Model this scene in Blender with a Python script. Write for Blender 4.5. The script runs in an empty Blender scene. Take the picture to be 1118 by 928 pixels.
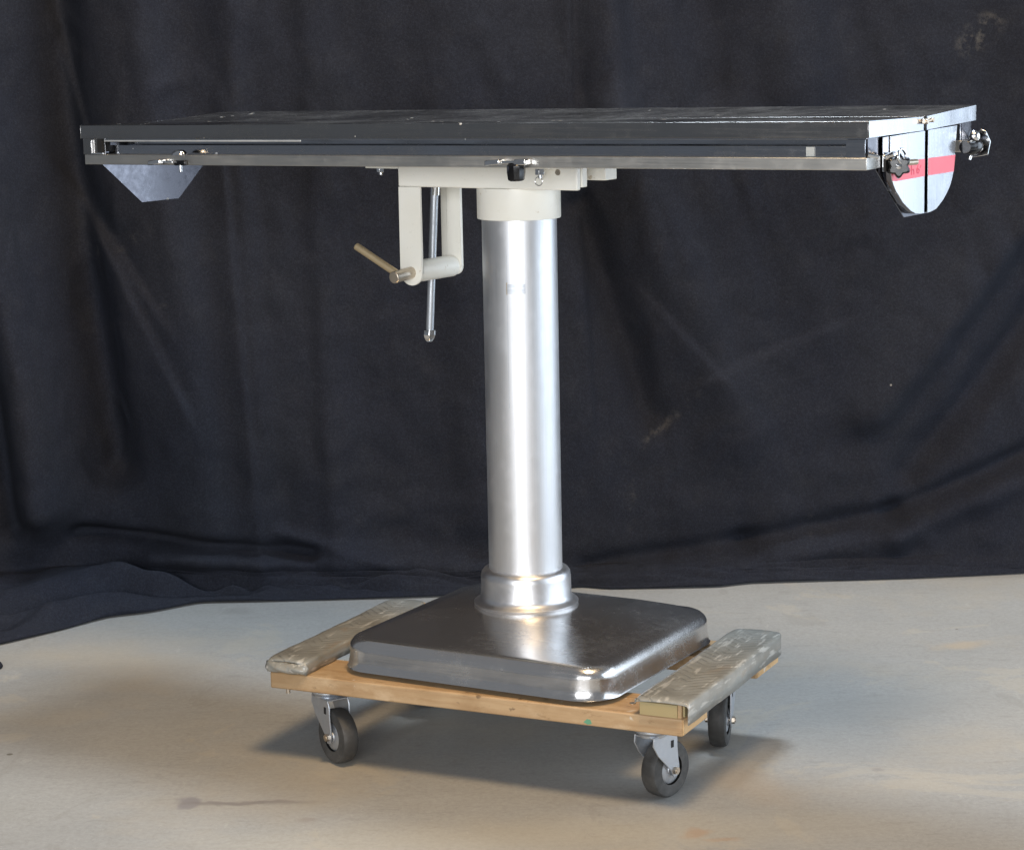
import bpy, bmesh, math, random
import numpy as np
from mathutils import Vector, Matrix
random.seed(4); np.random.seed(4)
S = bpy.context.scene
COL = S.collection

# ------------------------------------------------------------------ camera
PITCH, ROLL, EYE = .1682, .0198, 1.4317
cp, sp, cr, sr = math.cos(PITCH), math.sin(PITCH), math.cos(ROLL), math.sin(ROLL)
r0 = Vector((1, 0, 0)); d0 = Vector((0, -sp, -cp)); fw = Vector((0, cp, -sp))
right = r0*cr + d0*sr; down = -r0*sr + d0*cr
cd = bpy.data.cameras.new('camera'); cam = bpy.data.objects.new('camera', cd); COL.objects.link(cam)
M = Matrix.Identity(4)
for i in range(3):
    M[i][0] = right[i]; M[i][1] = -down[i]; M[i][2] = -fw[i]
M[2][3] = EYE
cam.matrix_world = M
cd.sensor_width = 36; cd.sensor_fit = 'HORIZONTAL'; cd.lens = 2481.2/1118*36; cd.clip_end = 100
cd.dof.use_dof = False
S.camera = cam

# ------------------------------------------------------------------ world, lamps, exposure
S.view_settings.view_transform = 'Standard'; S.view_settings.look = 'None'
S.view_settings.exposure = .27; S.view_settings.gamma = 1
S.cycles.use_denoising = True
S.cycles.max_bounces = 8
W = bpy.data.worlds.new('World'); S.world = W; W.use_nodes = True
bg = W.node_tree.nodes['Background']; bg.inputs[0].default_value = (.80, .88, 1.0, 1); bg.inputs[1].default_value = .17

def area(name, loc, target, sx, sy, power, color, spread=180):
    l = bpy.data.lights.new(name, 'AREA'); l.shape = 'RECTANGLE'; l.size = sx; l.size_y = sy
    l.energy = power; l.color = color; l.spread = math.radians(spread)
    o = bpy.data.objects.new(name, l); COL.objects.link(o); o.location = loc
    o.rotation_euler = (Vector(target)-Vector(loc)).to_track_quat('-Z', 'Y').to_euler()
    return o
# high cool lamp above the cloth, warm room light in front, big bay door of daylight at the right
area('overhead_lamp', (.30, 5.70, 5.2), (0, 4.5, 0), 1.0, .8, 165, (.78, .89, 1.0))
area('warm_room_lamp', (.55, 2.55, 4.7), (0, 4.5, 0), 1.1, 1.1, 150, (1.0, .72, .42))
area('bay_door_daylight', (4.4, 4.0, 1.6), (0, 4.0, .9), 5.0, 3.1, 135, (.74, .86, 1.0))
area('rear_window_daylight', (-1.2, -2.5, 1.9), (0, 4.5, .9), 4.4, 2.2, 300, (.95, .97, 1.0))

# ------------------------------------------------------------------ helpers
CX, CY = .0226, 4.5812
TT, TD, TB = .5856, .4453, .5057        # yaw of table top, dolly, pedestal base

def finish(me, ang=35):
    for p in me.polygons: p.use_smooth = True
    me.set_sharp_from_angle(angle=math.radians(ang))

def obj(name, bm, mat, parent=None, bevel=0, ang=35, seg=2, fn=None, label=None):
    if fn:
        for v in bm.verts: v.co = Vector(fn(*v.co))
    bmesh.ops.recalc_face_normals(bm, faces=bm.faces)
    me = bpy.data.meshes.new(name); bm.to_mesh(me); bm.free()
    finish(me, ang)
    if mat: me.materials.append(mat)
    o = bpy.data.objects.new(name, me); COL.objects.link(o)
    if parent: o.parent = parent
    if bevel:
        m = o.modifiers.new('bevel', 'BEVEL'); m.width = bevel; m.segments = seg; m.limit_method = 'ANGLE'
        m.angle_limit = math.radians(40); m.harden_normals = False
    if label: o['label'] = label
    return o

def empty(name, loc, rz, label, cat):
    o = bpy.data.objects.new(name, None); COL.objects.link(o); o.location = loc; o.rotation_euler = (0, 0, rz)
    o.empty_display_size = .1
    o['label'] = label; o['category'] = cat
    return o

def B(): return bmesh.new()
def box(bm, x0, x1, y0, y1, z0, z1):
    vs = [bm.verts.new((x, y, z)) for z in (z0, z1) for x, y in ((x0, y0), (x1, y0), (x1, y1), (x0, y1))]
    for f in ((0, 3, 2, 1), (4, 5, 6, 7), (0, 1, 5, 4), (1, 2, 6, 5), (2, 3, 7, 6), (3, 0, 4, 7)):
        bm.faces.new([vs[i] for i in f])
    return vs
def tube(bm, a, b, r, n=24, r2=None, caps=True):
    a = Vector(a); b = Vector(b); d = (b-a).normalized()
    x = d.orthogonal().normalized(); y = d.cross(x)
    r2 = r if r2 is None else r2
    A = []; Bv = []
    for i in range(n):
        t = 2*math.pi*i/n; w = x*math.cos(t)+y*math.sin(t)
        A.append(bm.verts.new(a+w*r)); Bv.append(bm.verts.new(b+w*r2))
    for i in range(n):
        j = (i+1) % n; bm.faces.new((A[i], A[j], Bv[j], Bv[i]))
    if caps: bm.faces.new(A[::-1]); bm.faces.new(Bv)
def lathe(bm, prof, n=48, o=(0, 0, 0), d=(0, 0, 1), cap=True):
    """prof: list of (r, h) along axis d from o"""
    d = Vector(d).normalized(); o = Vector(o)
    x = Vector((1, 0, 0)) if abs(d.z) > .99 else d.orthogonal().normalized(); y = d.cross(x)
    rings = []
    for r, h in prof:
        if r < 1e-6: rings.append([bm.verts.new(o+d*h)]); continue
        rings.append([bm.verts.new(o+d*h+(x*math.cos(2*math.pi*i/n)+y*math.sin(2*math.pi*i/n))*r) for i in range(n)])
    for a, b in zip(rings, rings[1:]):
        for i in range(n):
            j = (i+1) % n
            if len(a) == 1 and len(b) > 1: bm.faces.new((a[0], b[j], b[i]))
            elif len(b) == 1 and len(a) > 1: bm.faces.new((a[i], a[j], b[0]))
            elif len(a) > 1: bm.faces.new((a[i], a[j], b[j], b[i]))
    if cap:
        if len(rings[0]) > 1: bm.faces.new(rings[0][::-1])
        if len(rings[-1]) > 1: bm.faces.new(rings[-1])
def prism(bm, pts, axis, a0, a1):
    """pts 2D polygon; axis 'x','y','z' extruded from a0 to a1; the 2D coords are the remaining axes in order"""
    def P(p, a):
        if axis == 'x': return (a, p[0], p[1])
        if axis == 'y': return (p[0], a, p[1])
        return (p[0], p[1], a)
    A = [bm.verts.new(P(p, a0)) for p in pts]; C = [bm.verts.new(P(p, a1)) for p in pts]
    n = len(pts)
    for i in range(n):
        j = (i+1) % n; bm.faces.new((A[i], A[j], C[j], C[i]))
    bm.faces.new(A[::-1]); bm.faces.new(C)
def torus(bm, c, ax, R, r, n=32, m=10):
    c = Vector(c); d = Vector(ax).normalized(); x = d.orthogonal().normalized(); y = d.cross(x)
    rings = []
    for i in range(n):
        t = 2*math.pi*i/n; w = x*math.cos(t)+y*math.sin(t)
        rings.append([bm.verts.new(c+w*(R+r*math.cos(2*math.pi*k/m))+d*r*math.sin(2*math.pi*k/m)) for k in range(m)])
    for i in range(n):
        a, b = rings[i], rings[(i+1) % n]
        for k in range(m):
            l = (k+1) % m; bm.faces.new((a[k], a[l], b[l], b[k]))

# ------------------------------------------------------------------ materials
class NT:
    def __init__(s, name):
        s.m = bpy.data.materials.new(name); s.m.use_nodes = True; s.t = s.m.node_tree; s.n = s.t.nodes
        s.b = s.n['Principled BSDF']; s.tc = s.n.new('ShaderNodeTexCoord')
    def new(s, k, **kw):
        n = s.n.new(k)
        for a, v in kw.items(): setattr(n, a, v)
        return n
    def l(s, a, b): s.t.links.new(a, b)
    def co(s, scale=(1, 1, 1), loc=(0, 0, 0), rot=(0, 0, 0), src=None):
        mp = s.new('ShaderNodeMapping'); mp.inputs['Scale'].default_value = scale
        mp.inputs['Location'].default_value = loc; mp.inputs['Rotation'].default_value = rot
        s.l(src or s.tc.outputs['Object'], mp.inputs[0]); return mp.outputs[0]
    def noise(s, scale, detail=4, rough=.5, co=None, dist=0):
        n = s.new('ShaderNodeTexNoise'); n.inputs['Scale'].default_value = scale
        n.inputs['Detail'].default_value = detail; n.inputs['Roughness'].default_value = rough
        n.inputs['Distortion'].default_value = dist
        s.l(co or s.tc.outputs['Object'], n.inputs['Vector']); return n.outputs['Fac']
    def vor(s, scale, co=None, feat='F1', rnd=1):
        n = s.new('ShaderNodeTexVoronoi'); n.feature = feat; n.inputs['Scale'].default_value = scale
        n.inputs['Randomness'].default_value = rnd
        s.l(co or s.tc.outputs['Object'], n.inputs['Vector']); return n
    def rng(s, v, a, b, c=0, d=1, smooth=False):
        n = s.new('ShaderNodeMapRange'); n.inputs[1].default_value = a; n.inputs[2].default_value = b
        n.inputs[3].default_value = c; n.inputs[4].default_value = d
        if smooth: n.interpolation_type = 'SMOOTHSTEP'
        s.l(v, n.inputs[0]); return n.outputs[0]
    def math(s, op, a, b=None, c=None):
        n = s.new('ShaderNodeMath', operation=op)
        for i, x in enumerate((a, b, c)):
            if x is None: continue
            if hasattr(x, 'links'): s.l(x, n.inputs[i])
            else: n.inputs[i].default_value = x
        return n.outputs[0]
    def mix(s, f, a, b, mode='MIX'):
        n = s.new('ShaderNodeMix', data_type='RGBA', blend_type=mode)
        for i, x in ((0, f), (6, a), (7, b)):
            if hasattr(x, 'links'): s.l(x, n.inputs[i])
            else: n.inputs[i].default_value = x if i == 0 else (*x, 1)[:4]
        return n.outputs[2]
    def bump(s, h, strength=.2, dist=.001, nrm=None):
        n = s.new('ShaderNodeBump'); n.inputs['Strength'].default_value = strength; n.inputs['Distance'].default_value = dist
        s.l(h, n.inputs['Height'])
        if nrm: s.l(nrm, n.inputs['Normal'])
        return n.outputs[0]
    def set(s, **kw):
        names = dict(col='Base Color', rough='Roughness', metal='Metallic', nrm='Normal', spec='Specular IOR Level', sheen='Sheen Weight', coat='Coat Weight', cr='Coat Roughness', aniso='Anisotropic')
        for k, v in kw.items():
            i = s.b.inputs[names[k]]
            if hasattr(v, 'links'): s.l(v, i)
            elif k == 'col': i.default_value = (*v, 1)
            else: i.default_value = v
        return s

def steel(name, base=(.50, .50, .49), rough=.28, grain='x', dirt=.5, specks=False, bump=.05, rvar=.12, wave=.0, metal=1.0):
    t = NT(name)
    sc = {'x': (1.5, 60, 60), 'z': (60, 60, 1.2), 'y': (60, 1.5, 60), 'n': (12, 12, 12)}[grain]
    g = t.noise(6, 6, .6, t.co(sc)); big = t.noise(5, 5, .6); sm = t.noise(45, 4, .65)
    r = t.math('ADD', t.rng(g, .3, .7, -rvar*.5, rvar*.5), t.rng(big, .35, .7, rough-rvar*.5, rough+rvar*.8))
    r = t.math('ADD', r, t.rng(sm, .5, .75, 0, .07))
    c = t.mix(t.rng(big, .4, .75, 0, dirt), base, tuple(x*.72 for x in base))
    c = t.mix(t.rng(g, .4, .65, 0, .25), c, tuple(x*.8 for x in base))
    mt = metal
    if specks:
        v = t.vor(34); sz = t.rng(t.noise(9, 2), .52, .72, 0, .2)
        k = t.math('LESS_THAN', v.outputs['Distance'], sz)
        c = t.mix(t.math('MULTIPLY', k, .55), c, (.55, .55, .53)); mt = t.rng(k, 0, 1, 1, .2); r = t.math('MAXIMUM', r, t.math('MULTIPLY', k, .6))
    h = t.math('ADD', t.math('MULTIPLY', g, .4), t.math('MULTIPLY', t.noise(3, 2), wave*12))
    t.set(col=c, rough=r, metal=mt, nrm=t.bump(h, bump, .001))
    return t.m

def paint(name, base, rough=.35, chips=.0, chipcol=(.35, .25, .12), bump=.05):
    t = NT(name)
    a = t.noise(7, 5, .6); b = t.noise(60, 3, .6)
    c = t.mix(t.rng(a, .35, .75, 0, .35), base, tuple(x*y for x, y in zip(base, (.86, .82, .72))))
    if chips:
        c = t.mix(t.math('MULTIPLY', t.rng(t.noise(26, 5, .7), .66, .70), chips), c, chipcol)
    t.set(col=c, rough=t.rng(b, .3, .7, rough-.06, rough+.1), nrm=t.bump(b, bump, .0006))
    return t.m

M_TOP = steel('brushed_stainless_top', (.33, .322, .315), .22, 'x', .6, specks=True, wave=.05)
M_RAIL = steel('stainless_rail', (.44, .455, .49), .17, 'x', .5, specks=True)
M_BAR = steel('stainless_flat_bar', (.62, .61, .58), .38, 'x', .4)
M_END = steel('polished_end_sheet', (.60, .62, .66), .20, 'z', .2, wave=.03)
M_GUS = steel('gusset_sheet', (.15, .15, .17), .17, 'n', .5, specks=True, wave=.2)
M_COLUMN = steel('satin_column', (.76, .77, .79), .45, 'z', .35, rvar=.10, bump=.10)
M_PAN = steel('worn_steel_pan', (.68, .67, .66), .18, 'x', .45, wave=.03, bump=.06, rvar=.13, metal=.95)
M_COLLAR = steel('satin_collar', (.74, .74, .75), .38, 'n', .3, rvar=.08)
M_ZINC = steel('zinc_plate', (.56, .59, .63), .40, 'n', .9, rvar=.2, metal=.85)
M_CHROME = steel('bright_chrome', (.78, .78, .78), .12, 'n', .3)
M_OLD = steel('old_nickel', (.64, .56, .46), .34, 'n', .8)
M_WHITE = paint('ivory_enamel', (.86, .845, .775), .32, .6, (.42, .30, .16))
M_BLACK = paint('black_plastic', (.004, .004, .005), .14)
M_BRASS = steel('worn_brass_rod', (.66, .52, .32), .42, 'n', .6, metal=.7)
M_SHINE = steel('highlight_steel', (.85, .86, .86), .55, 'x', .3)  # pale steel for the highlight painted along the rail
M_GLUE = paint('yellowed_foam', (.36, .29, .15), .8, .7, (.16, .12, .06))
M_DARK = paint('dark_slot', (.006, .006, .007), .7)

def mat_tape():
    t = NT('red_masking_tape'); n = t.noise(30, 4, .6)
    t.set(col=t.mix(t.rng(n, .3, .7, 0, .3), (.84, .16, .21), (.76, .12, .16)), rough=.42, nrm=t.bump(n, .15, .0006)); return t.m
M_TAPE = mat_tape()
M_INK = paint('faded_ink', (.66, .08, .15), .5)
M_WTAPE = paint('white_tape', (.55, .56, .54), .6)

def mat_wood(name, base, dark, sc=(1.2, 16, 16)):
    t = NT(name)
    co = t.co(sc); n = t.noise(4, 6, .6, co, .6); f = t.noise(30, 3, .6, co); big = t.noise(9, 4, .6)
    c = t.mix(t.rng(n, .35, .68), base, dark)
    c = t.mix(t.rng(big, .46, .72, 0, .55), c, (.27, .16, .07)); c = t.mix(t.rng(t.noise(16, 5, .7, t.co((.5, 1, 1), (1, 4, 2))), .55, .72, 0, .55), c, (.60, .46, .30)); c = t.mix(t.rng(t.noise(55, 4, .7, t.co((.4, 1, 1), (6, 4, 2))), .60, .70, 0, .5), c, (.20, .12, .05))
    c = t.mix(t.rng(t.noise(38, 3, .6), .66, .72, 0, .7), c, (.10, .06, .03))
    c = t.mix(t.rng(t.noise(22, 2, .5, t.co((1, 1, 1), (3, 7, 1))), .70, .73, 0, .8), c, (.62, .58, .50))
    t.set(col=c, rough=.55, nrm=t.bump(t.math('ADD', n, t.math('MULTIPLY', f, .4)), .3, .0015)); return t.m
M_WOOD = mat_wood('varnished_pine', (.48, .335, .19), (.37, .235, .12))
M_ENDGRAIN = mat_wood('pale_end_grain', (.66, .44, .22), (.55, .33, .14), (14, 2, 14))

def mat_rubber(name, base):
    t = NT(name); n = t.noise(14, 5, .65); f = t.noise(120, 3, .6)
    t.set(col=t.mix(t.rng(n, .42, .72), base, tuple(min(1, x*2.1+.02) for x in base)), rough=t.rng(f, .3, .7, .5, .7), nrm=t.bump(f, .25, .0006)); return t.m
M_RUB = mat_rubber('dusty_black_rubber', (.036, .035, .033))
M_TREAD = mat_rubber('scuffed_grey_tread', (.10, .095, .085))

def mat_pad(cx):
    """ribbed vinyl strip: herringbone grooves under scuffed clear film"""
    t = NT('ribbed_grey_vinyl')
    sx = t.new('ShaderNodeSeparateXYZ'); t.l(t.tc.outputs['Object'], sx.inputs[0])
    ax = t.math('ABSOLUTE', t.math('SUBTRACT', sx.outputs[0], cx))
    wob = t.math('MULTIPLY', t.noise(9, 3, .6), .020)
    ph = t.math('MULTIPLY', t.math('ADD', t.math('ADD', t.math('MULTIPLY', sx.outputs[1], 1.0), t.math('MULTIPLY', ax, -.9)), wob), 2*math.pi/.0215)
    w = t.math('SINE', ph); g = t.rng(w, .55, .98, 0, 1)
    patch = t.rng(t.noise(14, 4, .6, t.co((1, .6, 1))), .42, .58)
    g = t.math('MULTIPLY', g, patch)
    gn = t.new('ShaderNodeNewGeometry'); sn = t.new('ShaderNodeSeparateXYZ'); t.l(gn.outputs['True Normal'], sn.inputs[0])
    g = t.math('MULTIPLY', g, t.math('GREATER_THAN', sn.outputs[2], .7))
    film = t.noise(16, 6, .7, t.co((1, .25, 1), rot=(0, 0, .5)), 1.2)
    sc = t.noise(70, 4, .6, t.co((1, .18, 1), rot=(0, 0, -.35)))
    base = t.mix(t.rng(t.noise(7, 4, .6), .38, .66), (.31, .31, .285), (.20, .195, .17))
    c = t.mix(t.math('MULTIPLY', g, .28), base, (.07, .065, .05))
    c = t.mix(t.rng(sc, .57, .64, 0, .7), c, (.54, .53, .49)); cr2 = t.new('ShaderNodeTexNoise', noise_type='RIDGED_MULTIFRACTAL'); cr2.inputs['Scale'].default_value = 26; cr2.inputs['Distortion'].default_value = 1.5; t.l(t.co((1, .45, 1), rot=(0, 0, .6)), cr2.inputs['Vector']); c = t.mix(t.rng(cr2.outputs['Fac'], 1.2, 1.9, 0, .45), c, (.58, .57, .53))
    c = t.mix(t.rng(film, .57, .70, 0, .45), c, (.30, .20, .11))
    h = t.math('ADD', t.math('ADD', t.math('MULTIPLY', g, -.6), t.math('MULTIPLY', film, .8)), t.math('MULTIPLY', cr2.outputs['Fac'], .5))
    t.set(col=c, rough=t.rng(film, .3, .7, .28, .5), nrm=t.bump(h, .9, .003), coat=.6, cr=.14); return t.m

def mat_cloth():
    t = NT('black_muslin'); f = t.noise(420, 3, .7); b = t.noise(2.2, 5, .6); m = t.noise(14, 5, .65)
    c = t.mix(t.rng(b, .35, .7), (.0135, .0158, .0250), (.0165, .0182, .0245))
    c = t.mix(t.rng(m, .52, .8, 0, .5), c, (.028, .029, .034))
    c = t.mix(t.rng(f, .40, .66, 0, .40), c, (.046, .050, .062)); c = t.mix(t.rng(t.noise(170, 2, .6, t.co(loc=(5, 5, 5))), .42, .62, .35, 0), c, (.008, .008, .011))
    v = t.vor(5.5); k = t.math('LESS_THAN', v.outputs['Distance'], t.rng(t.noise(3, 1), .5, .7, 0, .028))
    c = t.mix(t.math('MULTIPLY', k, .7), c, (.30, .29, .27))
    # chalk smudges rubbed on the cloth, each with its own place
    pos = t.tc.outputs['Object']
    for (x, z, rx, rz, rot, s) in ((1.22, 1.42, .10, .05, .8, .55), (1.30, 1.52, .05, .015, .4, .5), (.40, .42, .16, .02, .75, .28), (.31, .22, .02, .10, 0, .22), (.79, .14, .012, .05, 0, .3), (-1.02, .93, .14, .03, .3, .22), (-.95, .75, .14, .012, .4, .22)):
        mp = t.new('ShaderNodeMapping', vector_type='TEXTURE'); t.l(pos, mp.inputs[0])
        mp.inputs['Location'].default_value = (x, 5.9, z); mp.inputs['Rotation'].default_value = (0, -rot, 0); mp.inputs['Scale'].default_value = (rx, 5, rz)
        ln = t.new('ShaderNodeVectorMath', operation='LENGTH'); t.l(mp.outputs[0], ln.inputs[0])
        mk = t.math('MULTIPLY', t.rng(ln.outputs['Value'], .2, 1.1, 1, 0, True), t.rng(t.noise(26, 6, .75, t.co((1, 1, 1), rot=(0, .7, 0))), .50, .68))
        c = t.mix(t.math('MULTIPLY', mk, s), c, (.14, .13, .115))
    wr = []
    for (sc_, stx, lo) in ((3.2, (1, 1, .4), (0, 0, 0)), (7.5, (1, 1, .7), (3, 1, 2))):
        q = t.new('ShaderNodeTexNoise', noise_type='RIDGED_MULTIFRACTAL'); q.inputs['Scale'].default_value = sc_; q.inputs['Detail'].default_value = 3
        q.inputs['Distortion'].default_value = .6; t.l(t.co(stx, lo, (.2, 0, .3)), q.inputs['Vector']); wr.append(q.outputs['Fac'])
    wn = t.bump(t.math('ADD', wr[0], t.math('MULTIPLY', wr[1], .7)), .9, .022)
    t.set(col=c, rough=.92, spec=.12, nrm=t.bump(t.math('ADD', f, t.math('MULTIPLY', m, 2.5)), .5, .0022, wn)); return t.m
M_CLOTH = mat_cloth()

def mat_floor():
    t = NT('sealed_concrete'); P = t.tc.outputs['Object']
    a = t.noise(.9, 6, .6); b = t.noise(3.5, 6, .62, t.co((1, 1.6, 1), (4, 2, 0))); f = t.noise(90, 4, .7); g = t.noise(14, 6, .7)
    c = t.mix(t.rng(a, .38, .62), (.300, .300, .292), (.350, .345, .328))
    c = t.mix(t.rng(b, .48, .70, 0, .6), c, (.29, .285, .265))
    c = t.mix(t.rng(g, .52, .75, 0, .35), c, (.25, .24, .22))
    c = t.mix(t.rng(f, .40, .68, 0, .36), c, (.18, .175, .16)); c = t.mix(t.rng(t.noise(210, 3, .7), .58, .70, 0, .45), c, (.48, .47, .44)); c = t.mix(t.rng(t.noise(40, 5, .7, t.co((.25, 1, 1), rot=(0, 0, .5))), .58, .64, 0, .30), c, (.21, .205, .19)); c = t.mix(t.rng(t.noise(26, 6, .75, t.co((1, .3, 1), (2, 2, 0), (0, 0, -.4))), .62, .72, 0, .35), c, (.50, .49, .46))
    c = t.mix(t.rng(t.noise(1.7, 5, .6, t.co(loc=(9, 1, 0))), .50, .72, 0, .45), c, (.40, .34, .25))
    # old drips and smears with a place and outline of their own, plus two painted tints of light and shade
    wob = t.new('ShaderNodeTexNoise'); wob.inputs['Scale'].default_value = 14; wob.inputs['Detail'].default_value = 4; t.l(P, wob.inputs['Vector'])
    wv = t.new('ShaderNodeVectorMath', operation='SUBTRACT'); t.l(wob.outputs['Color'], wv.inputs[0]); wv.inputs[1].default_value = (.5, .5, .5)
    ws = t.new('ShaderNodeVectorMath', operation='SCALE'); t.l(wv.outputs[0], ws.inputs[0]); ws.inputs['Scale'].default_value = .07
    wa = t.new('ShaderNodeVectorMath', operation='ADD'); t.l(P, wa.inputs[0]); t.l(ws.outputs[0], wa.inputs[1])
    def blot(x, y, rx, ry, rot, s, col, soft=.6, src=None):
        nonlocal c
        mp = t.new('ShaderNodeMapping', vector_type='TEXTURE'); t.l(src or wa.outputs[0], mp.inputs[0])
        mp.inputs['Location'].default_value = (x, y, 0); mp.inputs['Rotation'].default_value = (0, 0, rot); mp.inputs['Scale'].default_value = (rx, ry, 1)
        ln = t.new('ShaderNodeVectorMath', operation='LENGTH'); t.l(mp.outputs[0], ln.inputs[0])
        c = t.mix(t.math('MULTIPLY', t.rng(ln.outputs['Value'], 1-soft, 1, 1, 0, True), s), c, col)
    blot(-.635, 4.18, .035, .05, 0, .75, (.21, .195, .20), .5)
    blot(-.53, 4.175, .19, .018, -.03, .8, (.20, .18, .17), .8)
    blot(.315, 3.955, .040, .035, .5, .6, (.33, .20, .13), .7)
    blot(.365, 3.925, .05, .013, .2, .5, (.33, .21, .14), .7)
    blot(-.71, 5.66, .06, .06, 0, .5, (.24, .235, .22), .7)
    blot(.43, 4.25, .10, .26, .5, .28, (.40, .30, .19), .8)  # brown tint of the table's shadow edge painted in, partly real stain
    blot(.82, 4.72, .35, .12, .2, .35, (.27, .265, .25), .9)
    blot(1.05, 5.2, .10, .05, .2, .5, (.42, .33, .22), .8)
    blot(.71, 4.30, .02, .02, 0, .6, (.20, .19, .19), .7)
    blot(-.40, 4.07, .03, .02, 0, .5, (.24, .21, .19), .7)
    blot(.02, 3.95, .9, .16, .05, .3, (.47, .40, .27), .9)  # warm light on the floor in front, painted into the colour
    pt = t.noise(2.6, 7, .68, t.co(loc=(7, 3, 0)), .8)
    c = t.mix(t.rng(pt, .575, .60, 0, .30), c, (.40, .36, .29)); c = t.mix(t.rng(t.noise(4.4, 7, .7, t.co((1, .5, 1), (2, 8, 0)), 1.0), .62, .64, 0, .28), c, (.235, .225, .205))
    c = t.mix(t.math('LESS_THAN', t.vor(9, t.co(loc=(3, 3, 0))).outputs['Distance'], t.rng(t.noise(5, 1), .55, .75, 0, .07)), c, (.15, .14, .12))
    cra = t.vor(1.3, t.co((1, 1, 1), (.4, .7, 0)), 'DISTANCE_TO_EDGE')
    rg = t.rng(b, .3, .7, .42, .62)
    t.set(col=c, rough=rg, spec=.4, nrm=t.bump(t.math('ADD', f, t.math('MULTIPLY', g, 2)), .14, .0015)); return t.m
M_FLOOR = mat_floor()

# ------------------------------------------------------------------ setting: floor
bm = B(); vs = [bm.verts.new(p) for p in ((-14, -8, 0), (14, -8, 0), (14, 14, 0), (-14, 14, 0))]; bm.faces.new(vs)
fl = obj('floor', bm, M_FLOOR); fl['kind'] = 'structure'

# ------------------------------------------------------------------ cloth backdrop (heightfield sheet: hangs, then puddles on the floor)
def vnoise(X, Y, seed):
    rs = np.random.RandomState(seed); T = rs.rand(64, 64)
    xi = np.floor(X).astype(int); yi = np.floor(Y).astype(int); fx = X-xi; fy = Y-yi
    fx = fx*fx*(3-2*fx); fy = fy*fy*(3-2*fy)
    g = lambda a, b: T[a % 64, b % 64]
    return (g(xi, yi)*(1-fx)+g(xi+1, yi)*fx)*(1-fy)+(g(xi, yi+1)*(1-fx)+g(xi+1, yi+1)*fx)*fy-.5
def seg_d(X, Z, x0, z0, x1, z1):
    dx, dz = x1-x0, z1-z0; L = math.hypot(dx, dz)
    t = ((X-x0)*dx+(Z-z0)*dz)/L/L; tc = np.clip(t, 0, 1)
    px = x0+tc*dx; pz = z0+tc*dz
    s = ((X-x0)*dz-(Z-z0)*dx)/L            # signed distance, + on the right of the direction
    return np.hypot(X-px, Z-pz), s, t
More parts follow.
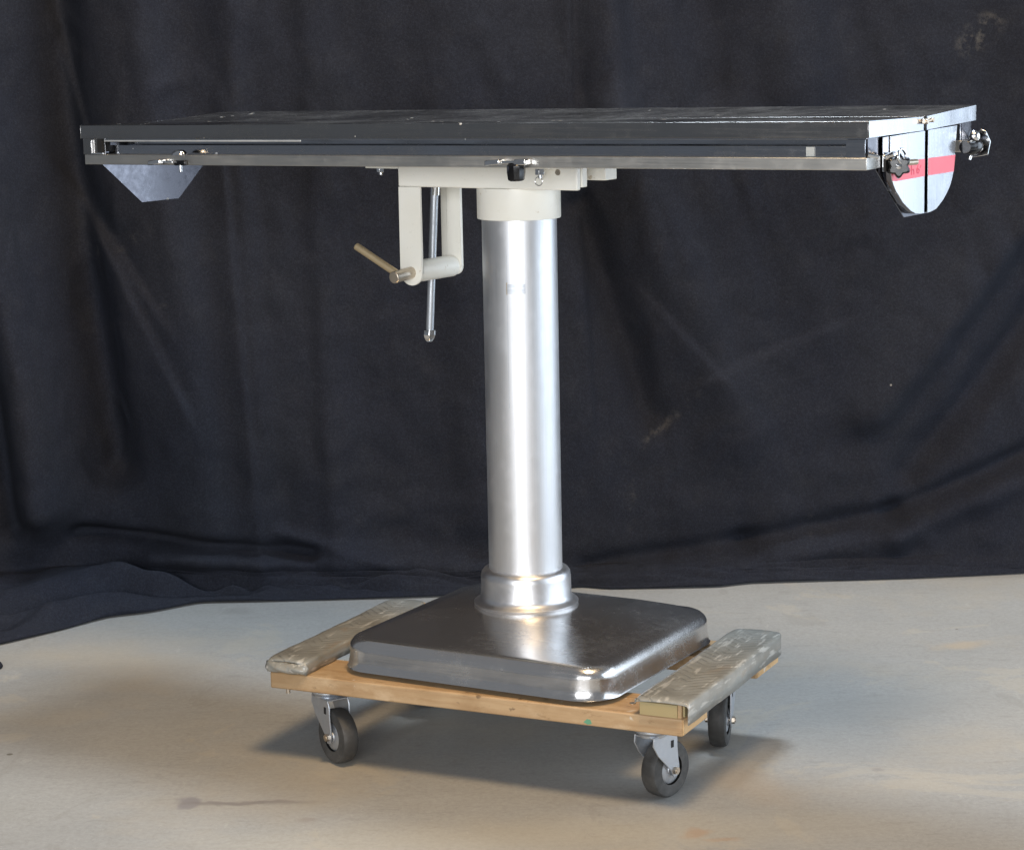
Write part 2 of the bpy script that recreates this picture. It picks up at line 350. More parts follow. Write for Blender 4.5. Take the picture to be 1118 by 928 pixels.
def build_drape():
    nx, nt = 620, 380
    x = np.linspace(-2.3, 2.5, nx)
    bx = [-2.3, -1.6, -1.257, -1.14, -1.037, -.938, -.82, -.674, -.238, .10, .169, .234, .40, .535, .618, .86, 1.10, 1.355, 1.8, 2.5]
    by = [5.05, 5.20, 5.369, 5.49, 5.618, 5.657, 5.753, 5.752, 5.764, 5.80, 5.85, 5.815, 5.81, 5.810, 5.844, 5.855, 5.865, 5.896, 5.90, 5.88]
    yb = np.interp(x, bx, by); k = np.exp(-.5*(np.arange(-8, 9)/2.2)**2); k /= k.sum()
    yb = np.convolve(np.pad(yb, 8, mode='edge'), k, 'valid')
    yw = np.interp(x, [-2.3, -1.4, -1.1, -.8, -.3, .3, 1.0, 2.5], [5.62, 5.80, 5.87, 5.87, 5.86, 5.88, 5.91, 5.94])
    t = np.linspace(0, 1, nt); fp = .16                    # first part of each thread lies on the floor
    X, T = np.meshgrid(x, t, indexing='ij')
    YB, YW = yb[:, None], yw[:, None]
    ff = np.clip(T/fp, 0, 1)
    Y = YB+(YW-YB)*ff
    Z = np.where(T < fp, 0, (T-fp)/(1-fp)*2.75)
    # rises off the floor in one crumpled sweep, then hangs
    run = (YW-YB)
    h1 = .035+np.minimum(.04, run*.15)
    cr_ = .8*vnoise(X*4+3+ff*2, ff*2.5+1.3, 5)+.9*vnoise(X*9+ff*5, ff*5, 6)+.4*(.5-2*np.abs(vnoise(X*7-ff*4, ff*4+X*3, 8)))+.15*vnoise(X*24, ff*11, 7)
    Zb = h1*ff**1.6+np.minimum(.075, run*.35+.008)*np.sin(np.pi*ff)**.7*(.35+1.1*cr_)
    Zf = .006+np.where(T < fp, np.maximum(Zb, .0), Z*1.0+h1)
    # hang displacement D (toward the camera is negative y)
    D = np.zeros_like(X); H = Zf.copy()
    def ridge(x0, z0, x1, z1, w, a, skew=0):
        nonlocal D
        d, s, tt = seg_d(X, H, x0, z0, x1, z1)
        ww = w*(1+skew*np.tanh(s/w*1.5)); fade = 1
        D = D-2.1*a*np.exp(-(d/ww)**2)*fade
    def crease(x0, z0, x1, z1, w, a):                       # sharp step line
        nonlocal D
        d, s, tt = seg_d(X, H, x0, z0, x1, z1)
        D = D-3.2*a*np.tanh(s/w)*np.exp(-(d/.09)**2)
    warp = .04*vnoise(X*2, H*1.6, 21)
    X0 = X; X = X+warp
    # broad hanging folds on the left
    ridge(-1.42, 1.9, -1.22, .25, .085, .075, .2)
    ridge(-1.26, 2.6, -1.05, .35, .06, -.055, .0)
    ridge(-1.40, .9, -1.30, .2, .035, -.04)
    ridge(-1.02, 2.6, -.80, .15, .09, .030, .3)
    ridge(-.72, 2.6, -.66, .0, .05, .014, .3)
    ridge(-.50, 2.6, -.47, .0, .05, .010, -.3)
    ridge(-.20, 2.6, -.10, .2, .07, .012)
    # right: folds swinging from upper centre down to the lower right
    ridge(.15, 2.6, .30, 1.2, .06, .030, .3); ridge(.30, 1.2, .62, .40, .08, .022, .2)
    ridge(.30, 2.6, .55, 1.3, .06, -.020); ridge(.18, 1.0, .36, .45, .05, -.028)
    ridge(.52, 2.6, .75, 1.3, .09, .018); ridge(.85, 2.6, .90, 1.3, .08, -.014)
    ridge(1.50, 1.15, .95, .45, .07, .030, .3); ridge(1.62, 1.0, 1.05, .28, .05, -.024)
    ridge(1.2, 2.6, 1.4, 1.2, .09, .02)
    # swag along the right-hand foot
    for (a, b) in (((.18, .045), (.62, .10)), ((.62, .10), (1.02, .17)), ((1.02, .17), (1.45, .36))):
        ridge(a[0], a[1], b[0], b[1], .030, -.018); ridge(a[0], a[1]-.06, b[0], b[1]-.07, .04, .016)
    # foot of the left side
    ridge(-1.15, .17, -.55, .10, .02, -.03); ridge(-.95, .10, -.05, .05, .035, .028); ridge(-.62, .16, -.35, .08, .018, .012)
    # pressed creases
    crease(-1.345, 1.41, -1.03, .93, .006, .0035); crease(-1.03, .93, -.86, .55, .006, .0035)
    crease(-1.18, 1.57, -1.08, 1.24, .007, .004); crease(-1.01, .93, -.93, .80, .005, .003)
    crease(-.71, 1.1, -.665, .1, .006, .003); crease(.155, 2.0, .21, .5, .006, .0035)
    crease(.55, .56, .80, .66, .006, .002); crease(.40, .72, .53, .58, .006, .002)
    X = X0
    rg = lambda a: .5-2*np.abs(a)                          # ridged: sharp wrinkle lines
    n = vnoise(X*3, H*1.1, 11)*.050+vnoise(X*7+H*1.5, H*2.2-X, 12)*.024+rg(vnoise(X*9+H*3+2, H*3-X*2, 18))*.009
    n = n+vnoise(X*17+H*3, H*6, 13)*.007+rg(vnoise(X*15-H*7, H*9+X*5, 19))*.005+vnoise(X*34-H*9, H*22, 14)*.0030+vnoise(X*60, H*50, 15)*.0013
    low = np.exp(-(H/.35)**2)
    n = n+low*(vnoise(X*6, H*14, 16)*.022+vnoise(X*15, H*30, 17)*.008)
    D = D+n
    w = np.clip((T-fp*.2)/(fp*1.3), 0, 1); w = w*w*(3-2*w)
    Yh = Y+D*w
    bm = bmesh.new()
    V = [[bm.verts.new((X[i, j], Yh[i, j], Zf[i, j])) for j in range(nt)] for i in range(nx)]
    for i in range(nx-1):
        a, b = V[i], V[i+1]
        for j in range(nt-1): bm.faces.new((a[j], b[j], b[j+1], a[j+1]))
    o = obj('cloth_backdrop', bm, M_CLOTH, ang=180)
    m = o.modifiers.new('thickness', 'SOLIDIFY'); m.thickness = .0025; m.offset = 1
    return o
dr = build_drape()
dr['label'] = 'wrinkled black cloth backdrop hanging behind the table and bunched on the concrete'
dr['category'] = 'backdrop'

# ------------------------------------------------------------------ dolly
ds = empty('furniture_dolly', (CX, CY, 0), -TD, 'wooden four-wheeled dolly with grey ribbed padded strips carrying the pedestal', 'dolly')
ZP0, ZP1 = .153, .187
bm = B(); box(bm, -.403, .484, -.362, -.232, ZP0, ZP1); obj('plank', bm, M_WOOD, ds, .003)
bm = B(); box(bm, -.403, .484, .052, .185, ZP0, ZP1); obj('plank', bm, M_WOOD, ds, .003)
bm = B(); prism(bm, [(.285, .160), (.292, .1665), (.299, .1660), (.302, .1585), (.294, .1560)], 'y', -.3626, -.3618); obj('paint_smear', bm, paint('green_paint', (.12, .32, .20), .6), ds)
# end-grain tint of the planks on the right
for v0, v1 in ((-.3615, -.2325), (.0525, .1845)):
    bm = B(); box(bm, .4835, .4855, v0+.002, v1-.002, ZP0+.002, ZP1-.002); obj('end_grain', bm, M_ENDGRAIN, ds, .001)

def pad_strip(cx, hw, v0, v1, z0, z1, skirt_l, skirt_r):
    """vinyl-covered strip top: crowned, wavy edges, folded over the sides"""
    nu, nv = 28, 110
    def P(i, j, inner=0):
        s = -1+2*i/(nu-1); q = j/(nv-1); v = v0+(v1-v0)*q
        rd = .016
        # cross section: skirt up, rounded shoulder, crowned top
        a = abs(s)
        if a > .86:
            k = (a-.86)/.14; sk = skirt_r if s > 0 else skirt_l
            uu = hw+.002; zz = z1-.005-k*(z1-.005-sk)
        elif a > .74:
            k = (a-.74)/.12; uu = hw-.004+.006*math.sin(k*math.pi/2); zz = z1-.005*(1-math.cos(k*math.pi/2))
        else:
            uu = (hw-.004)*a/.74; zz = z1+.002*(1-(a/.74)**2)
        dv = math.copysign(1, s)*uu
        n1 = .0012*math.sin(v*17+cx*9)+.0005*math.sin(v*97+1+s)
        # herringbone ribs
        rib = math.sin(2*math.pi*((v - .8*uu)/.0215)+.9*math.sin(v*23)) if a < .74 else 0
        zz += (.0001*rib*(1 if a < .7 else .3) if a < .74 else 0)+.0005*math.sin(v*31+s*2)
        endr = min(1, min(q, 1-q)/.05)
        zz -= .006*(1-math.sqrt(max(0, 1-(1-endr)**2)))*(1 if a < .86 else 0)
        # the far corners are rounded off
        if q > .93: dv *= 1-.30*((q-.93)/.07)**2.2
        return (cx+dv+n1*(.9 if a > .6 else .2), v, zz)
    bm = B()
    V = [[bm.verts.new(P(i, j)) for j in range(nv)] for i in range(nu)]
    for i in range(nu-1):
        for j in range(nv-1): bm.faces.new((V[i][j], V[i+1][j], V[i+1][j+1], V[i][j+1]))
    bm.faces.new([V[i][nv-1] for i in range(nu)])
    return bm
# left strip: covered at the front end as well, right strip: end of the wooden bar shows
pl = pad_strip(-.362, .043, -.366, .172, ZP1, .2165, .1885, .1885)
o = obj('padded_strip', pl, mat_pad(-.362), ds, ang=50); m = o.modifiers.new('thick', 'SOLIDIFY'); m.thickness = .002; m.offset = -1
bm = B(); box(bm, -.402, -.322, -.3625, .165, ZP1+.0005, .2135); obj('wooden_bar', bm, M_WOOD, o, .003)
bm = B()
n = 14
for i in range(n+1): pass
def endcap(x, z): return x
rows = []
for j in range(9):
    zz = .1885+.0225*j/8; row = []
    for i in range(17):
        s = -1+2*i/16; bul = .012*(1-s**2)**.5*math.sin(math.pi*min(1, (j+.9)/9)) if abs(s) < 1 else 0
        x = -.362+.0445*s*(1+.12*math.sin(math.pi*(j+.5)/9))
        row.append(bm.verts.new((x, -.364-bul-.002*math.sin(s*7+j), zz)))
    rows.append(row)
for j in range(8):
    for i in range(16): bm.faces.new((rows[j][i], rows[j][i+1], rows[j+1][i+1], rows[j+1][i]))
e = obj('folded_end', bm, mat_pad(-.362), o, ang=60); m = e.modifiers.new('thick', 'SOLIDIFY'); m.thickness = .003
pr = pad_strip(.448, .052, -.372, .182, ZP1, .2225, .2175, .180)
o = obj('padded_strip', pr, mat_pad(.448), ds, ang=50); m = o.modifiers.new('thick', 'SOLIDIFY'); m.thickness = .002; m.offset = -1
bm = B(); box(bm, .400, .484, -.3655, .172, ZP1+.0005, .2165); obj('wooden_bar', bm, M_WOOD, o, .003)
bm = B(); box(bm, .402, .477, -.3695, -.3650, ZP1+.003, .2150); obj('foam_end', bm, M_GLUE, o, .001)
bm = B(); box(bm, .4005, .0, .1, .2, .2, .2) if False else box(bm, .4845, .4885, -.360, .170, ZP1+.004, .2130); obj('padding_layer', bm, M_GLUE, o, .001)
bm = B(); tube(bm, (.4975, .150, .1935), (.4975, .150, .180), .0035, 12); obj('screw', bm, M_OLD, ds)
bm = B(); tube(bm, (.468, -.03, .187), (.468, -.03, .178), .006, 12); obj('screw', bm, M_OLD, ds)
bm = B(); tube(bm, (-.372, -.345, .153), (-.372, -.345, .141), .0045, 12); obj('screw', bm, M_OLD, ds)
bm = B(); tube(bm, (.36, -.30, ZP1-.001), (.36, -.30, ZP1+.0012), .006, 16); obj('screw', bm, M_OLD, ds)

def caster_fn(bm): return bm
def caster_meshes():
    """local: wheel axis along x, swivel at origin, wheel centre at (0, .036, R-.1525); z=0 is the mounting plane"""
    R = .0555; zc = R-.1525; yo = .038
    fork = B()
    box(fork, -.045, .045, -.036, .036, -.0035, -.0003)
    lathe(fork, [(.030, -.0036), (.034, -.008), (.034, -.013), (.027, -.018), (.026, -.024), (.018, -.026)], 32)
    for s in (-1, 1):
        x0, x1 = (s*.0215, s*.0245)
        pts = [(-.024, -.020), (.040, -.020), (.046, -.034), (.046, -.052), (yo+.013, zc+.004), (yo+.008, zc-.012), (yo-.004, zc-.013), (yo-.012, zc+.002), (-.012, -.058), (-.026, -.036)]
        prism(fork, pts, 'x', min(x0, x1), max(x0, x1))
    box(fork, -.0245, .0245, -.024, .040, -.0235, -.0205)
    tyre = B()
    prof = [(.030, -.0168), (.0465, -.0178), (.0520, -.0162), (.0548, -.0120), (R, -.0040), (R, .0040), (.0548, .0120), (.0520, .0162), (.0465, .0178), (.030, .0168)]
    lathe(tyre, prof, 64, (0, yo, zc), (1, 0, 0), cap=False)
    hub = B()
    lathe(hub, [(.0001, -.0185), (.011, -.0185), (.012, -.0160), (.024, -.0150), (.0285, -.0125), (.0302, -.0095), (.0302, .0095), (.0285, .0125), (.024, .0150), (.012, .0160), (.011, .0185), (.0001, .0185)], 48, (0, yo, zc), (1, 0, 0), cap=False)
    ax = B(); tube(ax, (-.032, yo, zc), (.032, yo, zc), .0045, 6 if False else 16)
    for s in (-1, 1): tube(ax, (s*.0247, yo, zc), (s*.0305, yo, zc), .0078, 6)
    slots = []
    for s in (-1, 1):
        q = B(); box(q, s*.0243-.0006, s*.0243+.0008, .026, .034, -.050, -.036); slots.append(q)
    return fork, tyre, hub, ax, slots
def caster(u, v, ang, flip):
    """ang: direction (dolly frame, z rotation) of the caster"""
    fork, tyre, hub, ax, slot = caster_meshes()
    f = obj('caster', fork, M_ZINC, ds, .0008)
    f.location = (u, v, ZP0); f.rotation_euler = (0, 0, ang)
    obj('tyre', tyre, M_RUB, f, ang=30); obj('wheel_hub', hub, M_ZINC, f, ang=30); obj('axle_bolt', ax, M_OLD, f); [obj('slot', q, M_DARK, f) for q in slot]
    return f
def place_caster(wx, wy, nx, ny, side):
    """wx,wy: world wheel centre on the floor; n: wheel axis facing out; side: +1 trail direction choice"""
    a = math.atan2(ny, nx); th = a      # local x axis -> n
    tx, ty = -math.sin(a), math.cos(a)  # local y axis
    if side < 0: tx, ty = -tx, -ty; th = a+math.pi
    sx, sy = wx-tx*.038, wy-ty*.038
    dx, dy = sx-CX, sy-CY
    c, s = math.cos(TD), math.sin(TD)
    u = dx*c-dy*s; v = dx*s+dy*c
    caster(u, v, th+TD, 0)
place_caster(-.362, 4.412, -.83, -.56, 1)
place_caster(.2793, 4.166, .73, -.68, 1)
place_caster(.4126, 4.470, .97, -.24, -1)
place_caster(-.170, 4.800, .5, -.86, 1)

# ------------------------------------------------------------------ operating table
ot = empty('operating_table', (CX, CY, .187), -TT, 'stainless steel surgical table with split top on a satin round pedestal and flared base', 'operating table')
OZ = .187
def T0(x, y, z): return (x, y, z-OZ)
def TILT(x, y, z):
    return (x, y, z-OZ+.0079*(x-.87)+.023*(y+.238))
def tilt_obj(name, bm, mat, parent=ot, bevel=0, **k): return obj(name, bm, mat, parent, bevel, fn=TILT, **k)
def std(name, bm, mat, parent=ot, bevel=0, **k): return obj(name, bm, mat, parent, bevel, fn=T0, **k)

# pedestal base pan
def rrect(cx, cy, hx, hy, r, n=10):
    pts = []
    for (sx, sy, a0) in ((1, 1, 0), (-1, 1, 90), (-1, -1, 180), (1, -1, 270)):
        for k in range(n+1):
            a = math.radians(a0+90*k/n)
            pts.append((cx+sx*(hx-r)+r*math.cos(a), cy+sy*(hy-r)+r*math.sin(a)))
    return pts
bm = B()
pcx, pcy, hx, hy = .047, -.069, .300, .273
L = []
def ring(pts, z): L.append([bm.verts.new((p[0], p[1], z)) for p in pts])
zb0 = .1965
ring(rrect(pcx, pcy, hx+.001, hy+.001, .075), zb0)
ring(rrect(pcx, pcy, hx+.003, hy+.003, .076), zb0+.001)
ring(rrect(pcx, pcy, hx+.001, hy+.001, .075), zb0+.004)
ring(rrect(pcx, pcy, hx-.002, hy-.002, .072), zb0+.018)
ring(rrect(pcx, pcy, hx-.004, hy-.004, .068), zb0+.038)
for k in range(1, 10):
    a = k/9*math.pi/2; ins = .0045+.0255*(1-math.cos(a)); ring(rrect(pcx, pcy, hx-ins, hy-ins, max(.03, .067-ins*.7)), zb0+.038+.0265*math.sin(a))
# four shallow facets rise to a flat square plateau round the column
for q in (.02, .35, .7, .97, 1.0):
    cx_ = pcx*(1-q)+.010*q; cy_ = pcy*(1-q)+.000*q
    hx_ = (hx-.031)*(1-q)+.183*q; hy_ = (hy-.031)*(1-q)+.134*q
    ring(rrect(cx_, cy_, hx_, hy_, .040*(1-q)**3+.003), zb0+.0648+.0155*q)
ring(rrect(0, 0, .09, .09, .004), zb0+.0848)
for a, b in zip(L, L[1:]):
    n = len(a)
    for i in range(n):
        j = (i+1) % n; bm.faces.new((a[i], a[j], b[j], b[i]))
bm.faces.new(L[-1])
NR = 44; iq = len(L)-6
pan = std('pedestal_base', bm, M_PAN, ang=60)
def sharpen(me, i0):
    att = me.attributes.get('sharp_edge') or me.attributes.new('sharp_edge', 'BOOLEAN', 'EDGE')
    for e in me.edges:
        a, b = sorted(e.vertices); ra, rb = a//NR, b//NR; ja, jb = a % NR, b % NR
        if i0 <= ra and rb <= i0+4 and rb == ra+1 and ja == jb and ja % 11 in (0, 10): att.data[e.index].value = True
        if ra == rb == i0+4: att.data[e.index].value = True
sharpen(pan.data, iq); pan.rotation_euler = (0, 0, TT-TB)
for p in pan.data.polygons: pass
for sx in (-1, 1):
    for sy in (-1, 1):
        bm = B(); tube(bm, (pcx+sx*.20, pcy+sy*.18, .1875-OZ), (pcx+sx*.20, pcy+sy*.18, .2-OZ), .02, 20)
        obj('foot_pad', bm, M_RUB, pan)

# floor collar of the column
bm = B(); lathe(bm, [(.101, .262), (.1075, .2835), (.1082, .2865), (.106, .2885), (.100, .2910), (.0955, .2965), (.0935, .303), (.0930, .338), (.0915, .348), (.0870, .3545), (.0800, .3570), (.0765, .3572)], 96)
std('column_collar', bm, M_COLLAR, ang=40)
bm = B(); lathe(bm, [(.0757, .340), (.0757, 1.09)], 128)
colm = std('column', bm, M_COLUMN, ang=40)
# name plate, curved with the column, facing a little left of the camera
def curved_plate(a0, a1, z0, z1, r, mat, name, parent, tk=.0012):
    bm = B(); n = 12; V = []
    for rr in (r, r+tk):
        for z in (z0, z1): V.append([bm.verts.new((rr*math.sin(a0+(a1-a0)*i/n), -rr*math.cos(a0+(a1-a0)*i/n), z)) for i in range(n+1)])
    for i in range(n):
        for a, b in ((0, 1), (2, 3), (0, 2), (1, 3)): bm.faces.new((V[a][i], V[a][i+1], V[b][i+1], V[b][i]))
    for i in (0, n): bm.faces.new((V[0][i], V[1][i], V[3][i], V[2][i]))
    return std(name, bm, mat, parent)
AF = TT  # angle (from -v toward +u) that faces the camera
curved_plate(AF-.355, AF+.125, .931, .950, .0757, M_ZINC, 'name_plate', colm)
curved_plate(AF-.34, AF+.11, .9335, .9342, .0768, M_COLUMN, 'plate_rule', colm, .0004)
curved_plate(AF-.34, AF+.11, .9415, .9425, .0768, M_COLUMN, 'plate_rule', colm, .0004)
curved_plate(AF-.385, AF-.350, .929, .953, .0757, M_OLD, 'worn_edge', colm, .0010)
curved_plate(AF-.372, AF-.362, .70, 1.02, .0757, M_ZINC, 'seam', colm, .0003)
bm = B(); lathe(bm, [(.078, 1.0762), (.0838, 1.0765), (.0845, 1.0785), (.0845, 1.139)], 96); std('column_head', bm, M_WHITE, ang=40)

# ivory tilting head under the top
bm = B(); box(bm, -.241, .188, -.080, -.066, 1.1393, 1.1840); box(bm, -.239, .100, -.0655, .062, 1.1400, 1.1838); head = std('tilt_head', bm, M_WHITE, bevel=.003)
bm = B(); box(bm, .1005, .190, -.0640, -.045, 1.1445, 1.1838); std('cheek_plate', bm, M_WHITE, head, .002)
bm = B(); box(bm, .1005, .204, .000, .044, 1.1545, 1.1838); std('tilt_block', bm, M_WHITE, head, .002)
bm = B(); lathe(bm, [(.0001, 0), (.0060, 0), (.0062, .0015)], 20, (.1444, -.0805, 1.1740), (0, 1, 0), cap=False); std('drilled_hole', bm, M_OLD, head)
# yoke legs with rounded feet, front and rear
def leg_pts(u0, u1, ztop, zc, r):
    pts = [(u0, ztop), (u0, zc)]
    cx = (u0+u1)/2
    for k in range(0, 13):
        a = math.pi+math.pi*k/12; pts.append((cx+r*math.cos(a), zc+r*math.sin(a)))
    pts += [(u1, zc), (u1, ztop)]; return pts
bm = B(); prism(bm, leg_pts(-.241, -.187, 1.1392, .965, .027), 'y', -.080, -.0735); std('yoke_leg', bm, M_WHITE, head, .0012)
bm = B(); prism(bm, leg_pts(-.222, -.187, 1.1392, .965, .0175), 'y', .062, .070)
box(bm, -.241, -.222, .068, .074, .965, 1.1392); std('yoke_leg', bm, M_WHITE, head, .0012)
bm = B(); tube(bm, (-.212, -.0735, .966), (-.212, .062, .966), .0225, 40); rl = std('trunnion_roller', bm, M_WHITE, head, .002)
# crank
bm = B(); tube(bm, (-.214, -.0735, .965), (-.216, -.138, .960), .0122, 32); ck = std('crank_shaft', bm, M_OLD, head, .0015)
bm = B(); tube(bm, (-.216, -.116, .962), (-.3258, -.116, 1.0185), .0076, 20); std('crank_handle', bm, M_BRASS, ck, .002)
# screw spindle with acorn nut
bm = B(); tube(bm, (-.206, 0, 1.1405), (-.228, 0, .835), .0082, 24); sp_ = std('screw_spindle', bm, M_ZINC, head)
bm = B(); tube(bm, (-.2043, 0, 1.1405), (-.2065, 0, 1.118), .0100, 24); std('spindle_sleeve', bm, M_CHROME, sp_)
d = Vector((-.022, 0, -.2845)).normalized()
bm = B(); lathe(bm, [(.0001, -.002), (.0135, -.002), (.0135, .006), (.0140, .008), (.0125, .0135), (.009, .020), (.006, .0225), (.0001, .023)], 6, (-.228, 0, .835), d, cap=False); std('acorn_nut', bm, M_CHROME, sp_, .0008, ang=20)
# small bolted lug left of the head and hex bolt with ring on its face
bm = B(); box(bm, -.334, -.2415, -.066, -.036, 1.1745, 1.1800); lug = std('mounting_lug', bm, M_WHITE, bevel=.001)
bm = B(); tube(bm, (-.3033, -.053, 1.1762), (-.3033, -.053, 1.166), .0090, 6); tube(bm, (-.3033, -.053, 1.167), (-.3033, -.053, 1.160), .0045, 16); std('bolt', bm, M_CHROME, lug, .0006)
bm = B(); box(bm, .092, .143, -.110, -.0805, 1.1820, 1.1880); lug = std('mounting_lug', bm, M_WHITE, bevel=.001)
bm = B(); tube(bm, (.117, -.1, 1.1820), (.117, -.1, 1.170), .0105, 6); tube(bm, (.117, -.1, 1.171), (.117, -.1, 1.163), .0045, 16); std('bolt', bm, M_CHROME, lug, .0006)
bm = B(); torus(bm, (.101, -.0815, 1.1560), (0, 1, 0), .0085, .0010); std('ring', bm, M_CHROME, lug)

# ---- the split top: two shallow-V halves with folded lips
UL, UR = -.9650, .8706
def half(sgn):
    bm = B(); tk = .0016
    ve = sgn*.238; vc = sgn*.0035; zc = 1.2748; ze = 1.2819; lip = .029
    def slab(pts, u0=UL, u1=UR): prism(bm, pts, 'x', u0, u1)
    vi = ve-sgn*tk
    # sheet plus folded long lip as one profile
    r = .004
    prof = [(vc, zc), (ve-sgn*r, ze), (ve-sgn*.0012, ze-.0012), (ve, ze-r), (ve, ze-lip), (vi, ze-lip), (vi, ze-r-.001), (ve-sgn*(r+.001), ze-tk), (vc, zc-tk)]
    if sgn < 0: prof = prof
    slab(prof)
    # end lips
    for (a, b) in ((UR, UR+.0018), (UL-.0018, UL)):
        prism(bm, [(vc, zc+.0001), (ve, ze-.0006), (ve, ze-lip), (vc, zc-lip+.004)], 'x', a, b)
    # folded inner edge along the split
    prism(bm, [(vc, zc-.0003), (vc+sgn*tk, zc-.0003), (vc+sgn*tk, zc-.016), (vc, zc-.016)], 'x', UL, UR)
    return bm
tf = tilt_obj('top_half', half(-1), M_TOP, bevel=.0005); tb = tilt_obj('top_half', half(1), M_TOP, bevel=.0005)
def skin(sgn):
    bm = B(); ve = sgn*.2382; vc = sgn*.0035
    prism(bm, [(vc, 1.2747), (ve, 1.2817), (ve, 1.2529), (vc, 1.2500)], 'x', UR+.0018, UR+.0026); return bm
tilt_obj('end_lip', skin(-1), M_END, tf, .0003); tilt_obj('end_lip', skin(1), M_END, tb, .0003)

# side rails: channel with recessed web, and heavy flat bar along the bottom
def rail(sgn):
    def y(a): return sgn*a
    bm = B()
    def bx(u0, u1, a, b, z0, z1): box(bm, u0, u1, min(y(a), y(b)), max(y(a), y(b)), z0, z1)
    bx(-.9080, .8660, .2120, .2145, 1.2190, 1.2375)          # web
    bx(-.9080, .8660, .1800, .1830, 1.2190, 1.2500)
    bx(-.9080, .8660, .2145, .2330, 1.2500, 1.2527)          # top flange, shows as a bright line
    bx(-.9080, .8660, .1800, .2120, 1.2500, 1.2527)
    o = tilt_obj('side_rail', bm, M_RAIL, bevel=.0004)
    bm = B()
    bx(-.9560, .8690, .1790, .2385, 1.1977, 1.2190)
    tilt_obj('flat_bar', bm, M_BAR, o, .0012)
    return o
rf = rail(-1); rb = rail(1)
# pale strip added for the highlight along the recess's upper edge at left
bm = B(); box(bm, -.900, -.365, -.2365, -.2340, 1.2462, 1.2500); tilt_obj('rail_highlight', bm, M_SHINE, rf, .0008)
# angle clip and slot at the left end, painted bracket reflection and tape at the right
bm = B(); box(bm, -.9365, -.9345, -.2395, -.2350, 1.2195, 1.2500); box(bm, -.9365, -.9020, -.2395, -.2350, 1.2195, 1.2225); tilt_obj('angle_clip', bm, M_CHROME, rf, .0005)
bm = B(); box(bm, -.9180, -.9050, -.2385, -.2120, 1.2240, 1.2515); tilt_obj('dark_stop', bm, M_DARK, rf)
bm = B(); box(bm, -.9630, -.9000, -.2340, -.2325, 1.2190, 1.2530); tilt_obj('end_cover', bm, M_TOP, rf)
bm = B(); box(bm, .8290, .8650, -.2365, -.2345, 1.2192, 1.2500); tilt_obj('reflection_plate', bm, M_RAIL, rf, .0004)  # added plate standing for the end bracket's reflection in the rail
bm = B(); box(bm, .7440, .7600, -.2172, -.2145, 1.2200, 1.2360); tilt_obj('paper_tab', bm, M_WTAPE, rf)
bm = B(); box(bm, .8660, .8672, -.2300, -.1850, 1.2190, 1.2528); tilt_obj('rail_end', bm, M_GUS, rf)
bm = B(); box(bm, .8660, .8672, .1850, .2300, 1.2190, 1.2528); tilt_obj('rail_end', bm, M_GUS, rb)
bm = B(); tube(bm, (.8670, -.232, 1.224), (.8790, -.214, 1.219), .0035, 10); tilt_obj('latch_tip', bm, M_CHROME, rf)

# trapezoid gusset sheets at both ends
for u in (.858, -.9633):
    bm = B(); prism(bm, [(-.1800, 1.2520), (-.1800, 1.1930), (-.0600, 1.1000), (.0620, 1.0975), (.1500, 1.1650), (.1700, 1.1900), (.1700, 1.2520)], 'x', u, u+.002)
    tilt_obj('gusset_sheet', bm, M_GUS, bevel=.0004)
# curved end plates at the right, two halves with a dark slot between, side walls turned in
near = [(-.0075, 1.250), (-.156, 1.250), (-.154, 1.187), (-.147, 1.172), (-.140, 1.163), (-.130, 1.1525), (-.116, 1.142), (-.102, 1.131), (-.084, 1.1215), (-.066, 1.1125), (-.044, 1.1055), (-.025, 1.1035), (-.0075, 1.1025)]
far = [(.0075, 1.250), (.0075, 1.1022), (.025, 1.1025), (.046, 1.1050), (.064, 1.1120), (.080, 1.1195), (.096, 1.130), (.110, 1.141), (.119, 1.153), (.126, 1.167), (.131, 1.190), (.135, 1.221), (.140, 1.250)]
ends = []
for pts, par in ((near, tf), (far, tb)):
    bm = B(); prism(bm, [(a, b-.001*0) for a, b in pts], 'x', .8745, .8762)
    e = tilt_obj('end_plate', bm, M_END, ot, .0004); ends.append(e)
    bm = B()  # side wall following the curve
    edge = pts[1:-1] if pts is near else pts[2:]
    A = [[bm.verts.new((x, a, b)) for a, b in edge] for x in (.860, .8745)]
    for i in range(len(edge)-1): bm.faces.new((A[0][i], A[0][i+1], A[1][i+1], A[1][i]))
    w = tilt_obj('side_wall', bm, M_GUS, e, ang=60); m = w.modifiers.new('thick', 'SOLIDIFY'); m.thickness = .0012
bm = B(); box(bm, .8660, .8690, -.0065, .0065, 1.1030, 1.2480); tilt_obj('slot_backing', bm, M_DARK, ends[0])
bm = B(); box(bm, .8715, .8735, -.1800, -.1560, 1.1910, 1.2500); tilt_obj('edge_strip', bm, M_END, ends[0], .0003)
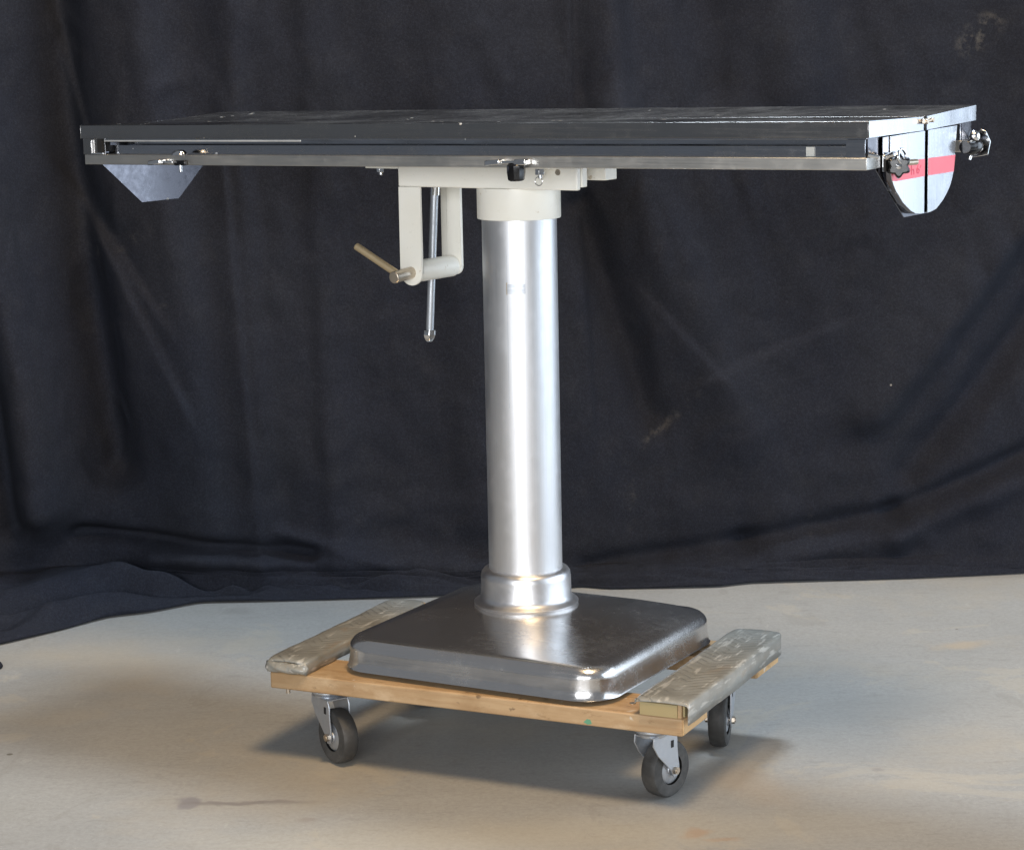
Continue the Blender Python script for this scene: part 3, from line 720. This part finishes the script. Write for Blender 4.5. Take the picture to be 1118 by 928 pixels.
# red tape across both halves
bm = B(); prism(bm, [(-.133, 1.1705), (-.0078, 1.1690), (-.0078, 1.2000), (-.090, 1.2015), (-.1535, 1.2030), (-.1545, 1.187), (-.147, 1.172)], 'x', .8764, .8767); tp = tilt_obj('red_tape', bm, M_TAPE, ends[0])
bm = B(); prism(bm, [(.0078, 1.1690), (.1255, 1.1665), (.1320, 1.1965), (.0078, 1.2000)], 'x', .8764, .8767); tp2 = tilt_obj('red_tape', bm, M_TAPE, ends[1])
bm = B()
def stroke(pts, r=.0008):
    for a, b in zip(pts, pts[1:]): tube(bm, (.8768, a[0], a[1]), (.8768, b[0], b[1]), r, 6)
stroke([(-.068, 1.193), (-.067, 1.176)]); stroke([(-.067, 1.184), (-.060, 1.186), (-.057, 1.182), (-.057, 1.176)])
stroke([(-.038, 1.192), (-.044, 1.184), (-.043, 1.178), (-.036, 1.177), (-.033, 1.182), (-.038, 1.185), (-.043, 1.182)]); stroke([(-.030, 1.186), (-.026, 1.190)])
tilt_obj('faded_scribble', bm, M_INK, tp)
# pin through the split at the top
bm = B(); tube(bm, (.8740, -.014, 1.2665), (.8850, -.014, 1.2665), .0045, 16); tube(bm, (.8800, -.022, 1.2665), (.8800, .020, 1.2680), .0038, 16); tube(bm, (.8745, .012, 1.2675), (.8850, .012, 1.2675), .0042, 16); tilt_obj('hinge_pin', bm, M_OLD, tf, .0006)
bm = B(); box(bm, .8735, .8750, -.0035, .0035, 1.2500, 1.2760); tilt_obj('split_gap', bm, M_DARK, tf)

# lobed clamp knobs at the two rail ends
def knob(c, ax, wing=1, ang0=0, lob=1, ln=1.0):
    """c centre of the black body, ax unit axis pointing outward"""
    c = Vector(c); d = Vector(ax).normalized(); x = Vector((0, 0, 1)); x = (x-d*x.dot(d)).normalized(); y = d.cross(x)
    bm = B(); n = 60; rings = []
    for h, k in ((-.016, .78), (-.013, .95), (-.004, 1.0), (.004, 1.0), (.010, .93), (.012, .75)):
        ring_ = []
        for i in range(n):
            t = 2*math.pi*i/n; r = (.0195+.0028*math.cos(6*t+ang0))*k
            if lob < .5: r = .0148*k
            ring_.append(bm.verts.new(c+d*h*ln+x*r*math.cos(t)+y*r*math.sin(t)))
        rings.append(ring_)
    for a, b in zip(rings, rings[1:]):
        for i in range(n): bm.faces.new((a[i], a[(i+1) % n], b[(i+1) % n], b[i]))
    bm.faces.new(rings[0][::-1]); bm.faces.new(rings[-1])
    o = tilt_obj('clamp_knob', bm, M_BLACK, ot, 0)
    return o, c, d, x, y
# near knob: on the front rail end, beside the curved plate
k1, c, d, x, y = knob((.8920, -.158, 1.200), (.45, -.89, 0), ln=1.4)
bm = B(); torus(bm, c+d*.010+Vector((.004, .004, .016)), (.97, -.10, .15), .0130, .0024, 32, 10); tilt_obj('chrome_ring', bm, M_CHROME, k1)
bm = B(); tube(bm, c+Vector((.006, .012, .004)), c+Vector((.020, .034, .004)), .0052, 16); tilt_obj('pin', bm, M_OLD, k1, .0006)
bm = B(); lathe(bm, [(.0001, .019), (.005, .0175), (.007, .014), (.007, .010)], 20, c, d, cap=False); tilt_obj('chrome_cap', bm, M_CHROME, k1); bm = B(); tube(bm, c+Vector((-.022, -.012, .012)), c+Vector((.0, -.016, .022)), .0055, 12); tilt_obj('chrome_cap', bm, M_CHROME, k1)
bm = B(); box(bm, .8700, .8760, -.176, -.150, 1.190, 1.216); tilt_obj('knob_plate', bm, M_DARK, k1, .001)
# far knob: sticks out behind the rear rail
k2, c, d, x, y = knob((.8860, .197, 1.207), (.10, 1, 0), ang0=1, lob=0, ln=1.15)
bm = B(); tube(bm, (.8880, .150, 1.209), (.8880, .185, 1.209), .0120, 24); tilt_obj('knob_stem', bm, M_BLACK, k2, .001)
bm = B(); prism(bm, [(.880-.010, 1.184), (.904, 1.190), (.906, 1.214), (.898, 1.234), (.888, 1.238), (.872, 1.222)], 'y', .219, .2215)
for v in bm.verts: v.co.y += .010*math.sin((v.co.z-1.184)*50)
tilt_obj('chrome_wing', bm, M_CHROME, k2, .0008)
bm = B(); lathe(bm, [(.0001, .012), (.006, .0105), (.010, .006), (.011, 0), (.010, -.004)], 20, (.890, .188, 1.226), (.3, -.1, 1), cap=False); tilt_obj('chrome_cap', bm, M_CHROME, k2)
bm = B(); tube(bm, (.895, .160, 1.193), (.893, .158, 1.186), .004, 12); tilt_obj('chrome_stud', bm, M_CHROME, k2)

# wing screws under the front bar: chrome one at the left, black-knobbed one in the middle
def wing(u, black):
    bm = B()
    z = 1.2050 if black else 1.2010
    box(bm, u-.048, u-.012, -.262, -.2395, z, z+.010)
    box(bm, u-.012, u+.020, -.256, -.2395, z+.001, z+.007)
    if black: box(bm, u+.020, u+.046, -.260, -.2395, z-.001, z+.010)
    for v in bm.verts:
        if v.co.x < u-.04: v.co.z -= .003; v.co.y += .004
    o = tilt_obj('wing_screw', bm, M_CHROME, ot, .002)
    if black:
        bm = B(); lathe(bm, [(.0150, 1.2060), (.0175, 1.2040), (.0175, 1.1900), (.0155, 1.1760), (.0125, 1.1740)], 10, (u+.018, -.248, 0), (0, 0, 1)); tilt_obj('knob', bm, M_BLACK, o, .0012)
    else:
        bm = B(); lathe(bm, [(.0001, .010), (.010, .0085), (.016, .004), (.0175, 0)], 24, (u+.032, -.246, 1.2205), (0, 0, 1), cap=False); tilt_obj('domed_cap', bm, M_CHROME, o)
        bm = B(); box(bm, u+.016, u+.046, -.2480, -.2395, 1.1975, 1.2080); tilt_obj('knob', bm, M_BLACK, o, .002)
        bm = B(); tube(bm, (u+.033, -.246, 1.1985), (u+.033, -.246, 1.1850), .0042, 14); tilt_obj('threaded_shaft', bm, M_CHROME, o)
wing(-.711, False); wing(.14, True)

# ------------------------------------------------------------------ corner of dark cloth poking in at the left edge
bm = B()
pts = [(-1.40, 5.02), (-1.215, 5.19), (-1.205, 5.165), (-1.225, 5.10), (-1.38, 4.90)]
prism(bm, pts, 'z', .001, .012)
sc = obj('cloth_scrap', bm, M_CLOTH, bevel=.004)
sc['label'] = 'dark cloth corner lying on the concrete at far left, short of the backdrop hem'; sc['category'] = 'cloth'
